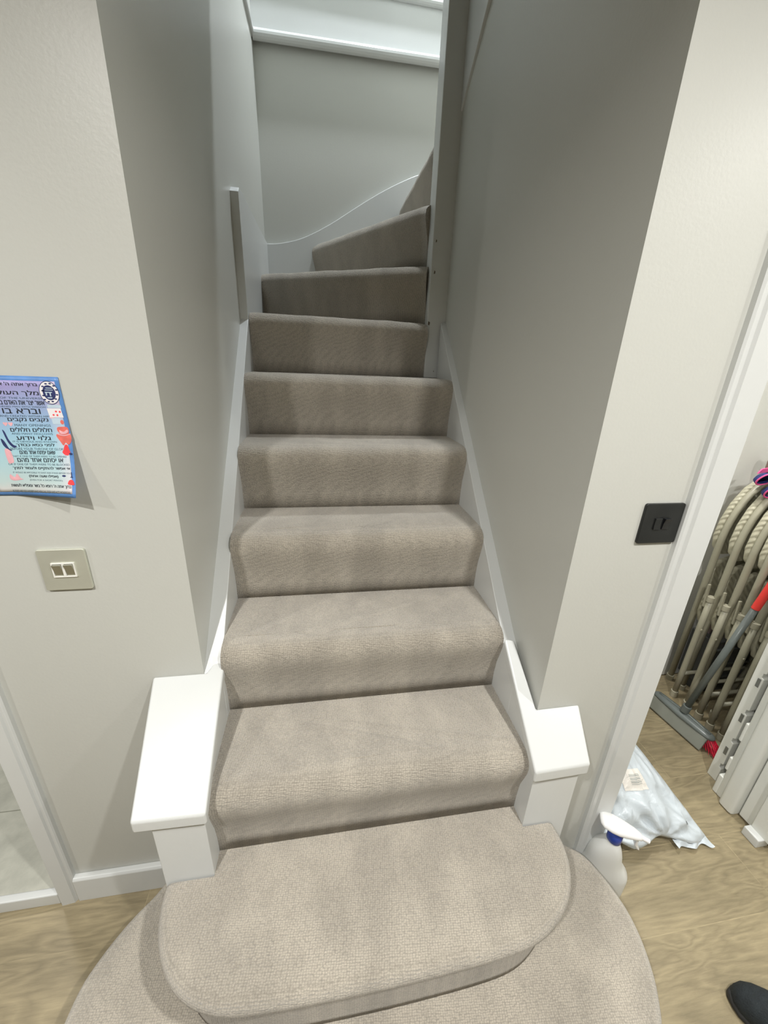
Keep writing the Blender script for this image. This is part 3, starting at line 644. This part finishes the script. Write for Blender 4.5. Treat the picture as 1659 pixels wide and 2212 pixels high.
def make_chair():
    t = thing('folding_chair', 'x', 'folding chair', (0, 0, 0), raw=True)
    WORLD_LOC[t.name] = Vector((0, 0, 0))
    mk('frame', *tube(frame_path(), 0.0125, 12), m_tube, t, smooth=True, raw=True)
    # backrest shell wraps the bend of the tube from behind
    o = [(0.002, 0.78), (-0.010, 0.83), (-0.004, 0.90), (0.018, 0.97), (0.058, 1.035), (0.115, 1.078), (0.325, 1.078), (0.382, 1.035), (0.422, 0.97), (0.444, 0.90), (0.45, 0.83), (0.438, 0.78), (0.40, 0.745), (0.04, 0.745)]
    mk('backrest', *panel_geo([tuple(q) for q in o], 0.010, 0.034), m_rib, t, bevel=0.008, seg=3, raw=True)
    o = [(0.045, 0.46), (0.030, 0.60), (0.036, 0.67), (0.060, 0.715), (0.11, 0.73), (0.33, 0.73), (0.38, 0.715), (0.404, 0.67), (0.41, 0.60), (0.395, 0.46), (0.37, 0.40), (0.07, 0.40)]
    mk('seat', *panel_geo([tuple(q) for q in o], 0.012, 0.032), m_rib, t, bevel=0.007, seg=3, raw=True)
    for x in (0.0, 0.44):
        s = 1 if x == 0 else -1
        lg = mk('leg', *tube([(x + s * 0.022, -0.028, 0.56), (x + s * 0.026, -0.024, 0.40), (x + s * 0.036, -0.016, 0.15), (x + s * 0.040, -0.012, 0.03)], 0.0115, 12), m_tube, t, smooth=True, raw=True)
        mk('leg_collar', *tube([(x + s * 0.022, -0.028, 0.54), (x + s * 0.0215, -0.028, 0.566)], 0.0145, 12), m_cap, lg, raw=True, bevel=0.002)
        mk('foot_cap', *tube([(x + s * 0.041, -0.012, 0.0), (x + s * 0.040, -0.012, 0.034)], 0.0155, 12), m_cap, lg, raw=True, bevel=0.002)
        mk('frame_cap', *tube([(x + s * 0.117, 0.089, 0.0), (x + s * 0.112, 0.086, 0.034)], 0.016, 12), m_cap, t, raw=True, bevel=0.002)
        mk('hinge_bracket', *loft([[(x + s * (0.006 + 0.10 * (0.60 - z)) + dx, -0.016 + dy, z) for dx, dy in ((-0.006, -0.004), (0.006, -0.004), (0.006, 0.004), (-0.006, 0.004))] for z in (0.51, 0.53, 0.60, 0.62)]), m_tube, t, raw=True, bevel=0.002)
        mk('rivet', *tube([(x + s * 0.026, -0.038, 0.40), (x + s * 0.026, -0.034, 0.40)], 0.005, 10), m_cap, t, raw=True)
    mk('crossbar', *tube([(0.038, -0.016, 0.14), (0.402, -0.016, 0.14)], 0.008, 10), m_tube, t, smooth=True, raw=True)
    return t
def children(o): return [c for c in bpy.data.objects if c.parent == o]
def copy_tree(o, parent=None):
    kids = children(o); c = o.copy(); COL.objects.link(c)
    if parent: c.parent = parent
    for k in kids: copy_tree(k, c)
    return c
chair = make_chair()
chair_spots = [(1.500, 0.612, 'beige folding chair at the back of the stack, against the closet wall'),
               (1.502, 0.546, 'beige folding chair second from the closet wall in the stack'),
               (1.502, 0.485, 'beige folding chair third from the closet wall, behind the broom handle'),
               (1.500, 0.430, 'beige folding chair third from the white folding tables'),
               (1.500, 0.378, 'beige folding chair second from the white folding tables'),
               (1.500, 0.318, 'beige folding chair at the front of the stack, right behind the white folding table')]
for i, (x, y, lb) in enumerate(chair_spots):
    c = chair if i == 0 else copy_tree(chair)
    c.location = (x, y, 0.0); c['label'] = lb; c['group'] = 'folding chairs stacked upright in the closet'

# dark crate behind the chairs
cr = thing('storage_crate', 'dark grey plastic crate on the floor behind the folding chairs', 'crate', (1.79, 0.66, FLOOR))
mk('crate_body', *boxg(1.66, 1.92, 0.600, 0.715, FLOOR + 0.05, FLOOR + 0.30), m_dark, cr, bevel=0.006)
for z in (0.09, 0.17, 0.25):
    mk('crate_rib', *boxg(1.65, 1.93, 0.590, 0.605, FLOOR + z, FLOOR + z + 0.012), m_dark, cr, bevel=0.003)
mk('crate_foot', *boxg(1.67, 1.91, 0.605, 0.710, FLOOR, FLOOR + 0.05), m_dark, cr, bevel=0.003)

# broom with rubber blade
A, B = Vector((1.405, 0.575, -0.150)), Vector((1.437, 0.325, -0.150))
br = thing('broom', 'grey broom head with red bristles and red-topped grey handle leaning on the folding chairs', 'broom', (1.42, 0.45, FLOOR))
ax = (B - A).normalized(); side = Vector((ax.y, -ax.x, 0)).normalized() * -1
if side.x > 0: side = -side               # towards the doorway
def head_ring(t, w, h, dz, shift=0.0):
    c = A.lerp(B, t) + side * shift + Vector((0, 0, dz)); P = []
    for k in range(14):
        a = 2 * math.pi * k / 14; P.append(c + side * w * math.cos(a) + Vector((0, 0, h * math.sin(a))))
    return P
rings = [head_ring(t, 0.004 + 0.020 * f, 0.002 + 0.011 * f, 0.012) for t, f in ((-0.02, 0.0), (0.0, .5), (0.04, .85), (0.15, 1), (0.4, 1.15), (0.5, 1.2), (0.6, 1.15), (0.85, 1), (0.96, .85), (1.0, .5), (1.02, 0))]
mk('broom_head', *loft(rings), m_grey, br, smooth=True)
rings = [head_ring(t, 0.005, 0.004 + 0.004 * f, 0.024, 0.0) for t, f in ((0.06, 0.0), (0.2, .5), (0.42, 1.6), (0.5, 2.2), (0.58, 1.6), (0.8, .5), (0.94, 0))]
mk('head_ridge', *loft(rings), m_grey, br, smooth=True)
q = [A.lerp(B, 0.0), A.lerp(B, 0.97)]
V = []
for p in q:
    for s, dz in ((0.012, 0.010), (0.022, 0.008), (0.046, -0.040), (0.044, -0.046), (0.038, -0.044)): V.append(p + side * s + Vector((0, 0, dz)))
mk('rubber_blade', V, [(4, 3, 2, 1, 0), (5, 6, 7, 8, 9)] + [(i, (i + 1) % 5, 5 + (i + 1) % 5, 5 + i) for i in range(5)], m_greyl, br, bevel=0.003)
gs = []
for i in range(520):
    t = random.random(); s = random.uniform(-0.016, 0.012); p0 = A.lerp(B, t) + side * s + Vector((0, 0, 0.006))
    fl = (t - 0.5) * 0.085; p1 = A.lerp(B, t) + ax * fl + side * (s * 1.6) + Vector((random.uniform(-.004, .004), random.uniform(-.004, .004), FLOOR + 0.151))
    p1.z = FLOOR + 0.003 + random.random() * 0.008
    gs.append(tube([p0, p0.lerp(p1, 0.5) + Vector((0, 0, 0.004)), p1], [0.0016, 0.0014, 0.0010], 4))
bo = mk('bristles', *merge(*gs), m_bris, br); bo['kind'] = 'stuff'
hb = A.lerp(B, 0.5) + Vector((0, 0, 0.03)); ht = Vector((1.535, 0.335, 1.05)); r0 = hb.lerp(ht, 0.475)
mk('handle_socket', *tube([hb, hb.lerp(ht, 0.03)], 0.0165, 14), m_grey, br, bevel=0.003)
mk('handle', *tube([hb.lerp(ht, 0.02), r0], 0.0118, 14), m_grey, br, smooth=True)
mk('handle_grip', *tube([r0, hb.lerp(ht, 0.478), ht], [0.0125, 0.0135, 0.0135], 14), m_red, br, bevel=0.001)

# folding tables standing on end
def slab(x0, x1, y0, y1, z0, z1, r=0.012):
    P = [(x0 + (x1 - x0) / 2 + a, y0 + (y1 - y0) / 2 + b) for a, b in round_rect(x1 - x0, y1 - y0, r, 4)]
    return prismz(P, z0, z1)
tb = thing('folding_table', 'white folding table with hinge recesses, standing closed next to the chairs', 'folding table', (1.60, 0.225, FLOOR))
# outer shell edge (towards the chairs), with notches and grey brackets in its lip
mk('table_half', *prismx([(0.247, FLOOR + 0.02), (0.247, FLOOR + 0.95), (0.230, FLOOR + 0.95), (0.230, FLOOR + 0.03)][::-1], 1.352, 1.85), m_plastic, tb, bevel=0.006, seg=3)
out = [(0.212, 0.0), (0.246, 0.0), (0.246, 0.95), (0.212, 0.95)]
for zn in (0.86, 0.66, 0.50, 0.34, 0.205, 0.075):       # small notches in the lip
    out += [(0.212, zn + 0.012), (0.220, zn + 0.008), (0.220, zn - 0.008), (0.212, zn - 0.012)]
V, F = prismx([(y, FLOOR + z) for y, z in out], 1.345, 1.385)
mk('table_lip', V, F, m_plastic, tb, bevel=0.002, seg=2)
for z in (0.14, 0.30, 0.46, 0.62):
    mk('hinge_plate', *boxg(1.3435, 1.352, 0.2175, 0.228, FLOOR + z - 0.01, FLOOR + z + 0.025), m_hinge, tb, bevel=0.001)
mk('table_leg', *tube([(1.372, 0.196, FLOOR + 0.03), (1.372, 0.196, FLOOR + 0.9)], 0.009, 12), m_hinge, tb, smooth=True)
mk('table_leg', *tube([(1.345, 0.190, FLOOR + 0.075), (1.37, 0.198, FLOOR + 0.10), (1.45, 0.198, FLOOR + 0.10)], 0.008, 12), m_hinge, tb, smooth=True)
mk('table_half', *merge(slab(1.300, 1.85, 0.150, 0.176, FLOOR, FLOOR + 0.95, 0.010), boxg(1.300, 1.335, 0.170, 0.188, FLOOR + 0.0, FLOOR + 0.085), boxg(1.300, 1.335, 0.170, 0.182, FLOOR + 0.12, FLOOR + 0.18), boxg(1.300, 1.335, 0.170, 0.182, FLOOR + 0.26, FLOOR + 0.34)), m_plastic, tb, bevel=0.005, seg=3)
t2 = thing('folding_table', 'smooth white folded table standing on end, between the recessed table and the white board', 'folding table', (1.58, 0.12, FLOOR))
mk('table_half', *slab(1.278, 1.85, 0.098, 0.147, FLOOR + 0.004, FLOOR + 0.95, 0.012), m_plastic, t2, bevel=0.004, seg=3)
mk('table_foot', *boxg(1.285, 1.32, 0.102, 0.142, FLOOR, FLOOR + 0.004), m_plastic, t2, bevel=0.002)
wb = thing('white_board', 'white panel with raised foot strip standing nearest the hall beside the folded tables', 'panel', (1.56, 0.03, FLOOR))
mk('board', *boxg(1.305, 1.85, 0.050, 0.095, FLOOR + 0.010, FLOOR + 0.95), m_plastic, wb, bevel=0.004, seg=3)
mk('foot_strip', *boxg(1.262, 1.31, 0.002, 0.050, FLOOR, FLOOR + 0.035), m_white, wb, bevel=0.004)
mk('board', *boxg(1.285, 1.85, -0.014, 0.047, FLOOR + 0.03, FLOOR + 0.95), m_plastic, wb, bevel=0.004, seg=3)
mk('screw_head', *tube([(1.284, -0.004, FLOOR + 0.06), (1.287, -0.004, FLOOR + 0.06)], 0.003, 10), m_hinge, wb)

# navy fabric with pink piping over the chair tops
fb = thing('fabric_bundle', 'navy fabric pouch with pink piping hooked over the tops of the folding chairs', 'pouch', (1.60, 0.58, 0.80))
def pod(c, u, v, w, depth, n=22):
    """open pouch: rim loop plus a bag sunk behind it"""
    c, u, v, w = Vector(c), Vector(u), Vector(v), Vector(w); rim = []
    for k in range(n):
        a = 2 * math.pi * k / n; rim.append(c + u * math.cos(a) + v * math.sin(a) * (1 - 0.25 * math.cos(a)))
    rings = [rim] + [[c + w * depth * d + (p - c) * s for p in rim] for d, s in ((0.3, 1.0), (0.7, 0.85), (1.0, 0.45), (1.05, 0.05))]
    return rim, loft(rings, cap=False)
for c, u, v in (((1.530, 0.560, 0.888), (0.030, 0, -0.006), (0.006, -0.012, 0.022)), ((1.545, 0.530, 0.846), (0.028, 0, -0.010), (0.004, -0.014, 0.022)), ((1.580, 0.540, 0.900), (0.034, 0.0, 0.004), (0.0, -0.010, 0.026)), ((1.592, 0.515, 0.862), (0.026, 0, 0.006), (0.004, -0.012, 0.018))):
    rim, g = pod(c, u, v, (0.25, 0.75, 0.1), 0.045); mk('pouch', *g, m_navy, fb, smooth=True)
    mk('piping', *tube(rim + [rim[0]], 0.0028, 8), m_pink, fb, smooth=True)
mk('flap', *loft([[(1.540 + dx, 0.60, 0.900 + dz), (1.615 + dx, 0.60, 0.912 + dz), (1.615 + dx, 0.606, 0.912 + dz), (1.540 + dx, 0.606, 0.900 + dz)] for dx, dz in ((0, 0), (0.006, 0.012), (0.014, 0.020))]), m_pink, fb, bevel=0.002)
pl = thing('pole', 'mauve pole with brown top standing behind the fabric pouch against the closet wall', 'pole', (1.705, 0.675, FLOOR))
mk('pole_shaft', *tube([(1.705, 0.675, FLOOR), (1.700, 0.675, 0.885)], 0.014, 14), m_pole, pl, smooth=True)
mk('pole_top', *tube([(1.700, 0.675, 0.88), (1.699, 0.675, 0.90), (1.699, 0.675, 0.945), (1.699, 0.675, 0.955)], [0.016, 0.019, 0.019, 0.010], 14), m_brown, pl, smooth=True)

# ------------------------------------------------------------------ plastic mailing bag in the doorway
bag = thing('mailing_bag', 'crumpled white plastic mailing bag slumped on the floor inside the right doorway', 'bag', (0.9, 0.2, FLOOR))
C00, C10, C11, C01 = Vector((0.700, 0.055, -0.155)), Vector((1.120, 0.045, -0.186)), Vector((0.985, 0.335, -0.005)), Vector((0.70, 0.30, 0.075))
nu, nv = 64, 64
nrm = (C10 - C00).cross(C01 - C00).normalized()
if nrm.z < 0: nrm = -nrm
from mathutils import noise
def bagp(u, v, side):
    p = C00.lerp(C10, u).lerp(C01.lerp(C11, u), v)
    e = (max(0.0, 4 * u * (1 - u)) ** 0.55) * (max(0.0, 4 * v * (1 - v)) ** 0.5)
    th = 0.060 * e * (1.0 + 0.25 * (v - 0.5))
    # creases radiate from the bottom seam and the left end
    cr = 0.0
    for cu, cv, a in ((0.15, 0.0, 9.0), (0.62, 0.0, 11.0), (1.0, 0.0, 8.0), (0.0, 0.6, 10.0)):
        ang = math.atan2(v - cv, u - cu + 1e-6); d = math.hypot(u - cu, v - cv)
        cr += math.sin(ang * a + 3 * noise.noise(Vector((u * 3 + cu, v * 3, 1)))) * math.exp(-d * 2.8) * min(1, d * 9)
    n1 = noise.ridged_multi_fractal(Vector((u * 2.2, v * 2.2, 3.1)), 0.9, 2.1, 4, 1.0, 2.0) - 1.0
    n2 = abs(noise.noise(Vector((u * 9 + 5, v * 4, 2))))
    w = 0.0125 * cr + 0.0080 * n1 - 0.015 * n2
    k = min(1.0, 6 * min(u, 1 - u, v, 1 - v) + 0.12)
    # wavy lower seam
    if v < 0.12: p = p + Vector((0, 0.014 * math.sin(u * 13) * (1 - v / 0.12), 0.020 * abs(math.sin(u * 9.5)) * (1 - v / 0.12) * (1 - u) ))
    return p + nrm * (side * th + w * k + (0.0 if side > 0 else -0.0015))
V = []; F = []
for s in (1, -1):
    b0 = len(V)
    for j in range(nv + 1):
        for i in range(nu + 1):
            q = bagp(i / nu, j / nv, s); q.z = max(q.z, FLOOR + 0.003); V.append(q)
    for j in range(nv):
        for i in range(nu):
            a = b0 + j * (nu + 1) + i; f = (a, a + 1, a + nu + 2, a + nu + 1); F.append(f if s > 0 else f[::-1])
mk('bag_film', V, F, m_film, bag, smooth=True)
def on_bag(u0, u1, v0, v1, off, n=10):
    V = []; 
    for j in range(n + 1):
        for i in range(n + 1):
            u = u0 + (u1 - u0) * i / n; v = v0 + (v1 - v0) * j / n; V.append(bagp(u, v, 1) + nrm * off)
    return V, [(j * (n + 1) + i, j * (n + 1) + i + 1, (j + 1) * (n + 1) + i + 1, (j + 1) * (n + 1) + i) for j in range(n) for i in range(n)]
lb = mk('address_label', *on_bag(0.40, 0.66, 0.44, 0.62, 0.0012), m_label, bag)
mk('barcode_print', *merge(*[on_bag(0.49, 0.62, 0.49 + k * 0.014, 0.49 + k * 0.014 + (0.009 if k % 2 else 0.005), 0.0020, 6) for k in range(7)]), m_ink, lb)
for a, b, w, h in ((0.27, 0.13, 0.010, 0.08), (0.285, 0.15, 0.02, 0.012), (0.965, 0.62, 0.02, 0.02), (0.10, 0.30, 0.016, 0.016), (0.84, 0.14, 0.012, 0.03)):
    mk('warning_print', *on_bag(a, a + w, b, b + h, 0.0016, 3), m_black_ink, bag)
# flat heat-sealed seam along the lower right edge
V, F = [], []
for i in range(41):
    u = 0.70 + 0.30 * i / 40; p = bagp(u, 0.0, 1); q = C00.lerp(C10, u) + Vector((0.0 + 0.02 * (u - .7), -0.020 - 0.006 * math.sin(u * 40), -0.004)); q.z = max(q.z, FLOOR + 0.004)
    for k in range(4): V.append(p.lerp(q, k / 3) + Vector((0, 0, 0.003 * math.sin(u * 60 + k))))
for i in range(40):
    for k in range(3): F.append((i * 4 + k, i * 4 + k + 1, (i + 1) * 4 + k + 1, (i + 1) * 4 + k))
mk('seam', V, F, m_film, bag, smooth=True)

# ------------------------------------------------------------------ spray bottle
sb = thing('spray_bottle', 'white spray bottle with blue collar and trigger standing beside the bottom carpeted step', 'spray bottle', (0.675, -0.012, FLOOR))
def oval(cx, cy, z, rx, ry, n=28, p=2.6, rot=0.0, lean=0.0):
    P = []
    for k in range(n):
        a = 2 * math.pi * k / n; c, s = math.cos(a), math.sin(a)
        x = rx * math.copysign(abs(c) ** (2 / p), c); y = ry * math.copysign(abs(s) ** (2 / p), s)
        P.append((cx + x * math.cos(rot) - y * math.sin(rot), cy + x * math.sin(rot) + y * math.cos(rot), z))
    return P
bx, by, rot = 0.675, -0.012, math.radians(-28)
body = [(0.0, 0.055, 0.030, 0), (0.004, 0.060, 0.034, 0), (0.03, 0.061, 0.035, 0), (0.085, 0.062, 0.035, 0), (0.100, 0.059, 0.034, 0), (0.118, 0.050, 0.032, -.004), (0.140, 0.044, 0.030, -.008), (0.165, 0.040, 0.028, -.008), (0.185, 0.033, 0.025, -.006), (0.205, 0.021, 0.019, -.002), (0.215, 0.0135, 0.0135, 0), (0.222, 0.0135, 0.0135, 0)]
mk('bottle_body', *loft([oval(bx + s * math.cos(rot), by + s * math.sin(rot), FLOOR + z, a, b, rot=rot) for z, a, b, s in body]), m_bottle, sb, smooth=True)
mk('collar', *loft([oval(bx, by, FLOOR + z, r, r, p=2) for z, r in ((0.214, 0.0165), (0.217, 0.0185), (0.240, 0.0185), (0.250, 0.015), (0.256, 0.011))]), m_blue, sb, smooth=True)
d = Vector((math.cos(rot), math.sin(rot), 0)); sd = Vector((-d.y, d.x, 0)); hc = Vector((bx, by, FLOOR + 0.268))
rings = []
for t, w, h, dz in ((-0.047, 0.002, 0.002, 0.010), (-0.046, 0.014, 0.007, 0.010), (-0.038, 0.0225, 0.011, 0.008), (-0.018, 0.0265, 0.014, 0.005), (0.0, 0.0255, 0.015, 0.001), (0.02, 0.0215, 0.013, -0.002), (0.040, 0.0165, 0.011, -0.005), (0.052, 0.0120, 0.009, -0.008), (0.058, 0.0095, 0.008, -0.010), (0.060, 0.003, 0.003, -0.010)):
    c = hc + d * t + Vector((0, 0, dz)); rings.append([c + sd * w * math.cos(a) + Vector((0, 0, h * math.sin(a))) for a in [2 * math.pi * k / 18 for k in range(18)]])
hd = mk('spray_head', *loft(rings), m_head, sb, smooth=True)
c = hc + d * 0.056 + Vector((0, 0, -0.010)); mk('nozzle', *tube([c, c + d * 0.022 + Vector((0, 0, -0.006))], 0.0062, 12), m_head, hd, bevel=0.001)
trg = [hc + d * 0.040 + Vector((0, 0, -0.004)), hc + d * 0.050 + Vector((0, 0, -0.022)), hc + d * 0.050 + Vector((0, 0, -0.040)), hc + d * 0.060 + Vector((0, 0, -0.056))]
mk('trigger', *loft([[p + sd * (w * a) + d * (b * 0.0035) for a, b in ((-1, -1), (1, -1), (1, 1), (-1, 1))] for p, w in zip(trg, (0.006, 0.0075, 0.0075, 0.005))]), m_head, sb, bevel=0.002)

# ------------------------------------------------------------------ black shoe at the lower right
sh = thing('shoe', 'toe of a black fabric slip-on shoe on the wooden floor by the hall', 'shoe', (0.98, -0.36, FLOOR))
fa = Vector((0.856, -0.256, 0)); dr = Vector((0.72, -0.69, 0)).normalized(); sd = Vector((-dr.y, dr.x, 0))
def shoe_rings(prof, zf):
    out = []
    for t, w, h in prof:
        c = fa + dr * t; ring = []
        for k in range(24):
            a = 2 * math.pi * k / 24; cs, sn = math.cos(a), math.sin(a)
            z = zf + (h * (max(0, sn) ** 0.75) if sn > 0 else -0.004 * abs(sn)); ring.append((c.x + sd.x * w * cs, c.y + sd.y * w * cs, z))
        out.append(ring)
    return out
up = [(0.0, 0.004, 0.006), (0.005, 0.018, 0.022), (0.016, 0.029, 0.036), (0.035, 0.037, 0.046), (0.06, 0.042, 0.053), (0.10, 0.045, 0.060), (0.14, 0.044, 0.068), (0.18, 0.040, 0.074), (0.23, 0.036, 0.076), (0.265, 0.028, 0.07), (0.278, 0.010, 0.05)]
mk('upper', *loft(shoe_rings(up, FLOOR + 0.018)), m_shoe, sh, smooth=True)
so = [(t - (0.003 if i == 0 else 0), w + 0.003, 0.016) for i, (t, w, h) in enumerate(up)]
mk('sole', *loft(shoe_rings(so, FLOOR + 0.005)), m_sole, sh, smooth=True)
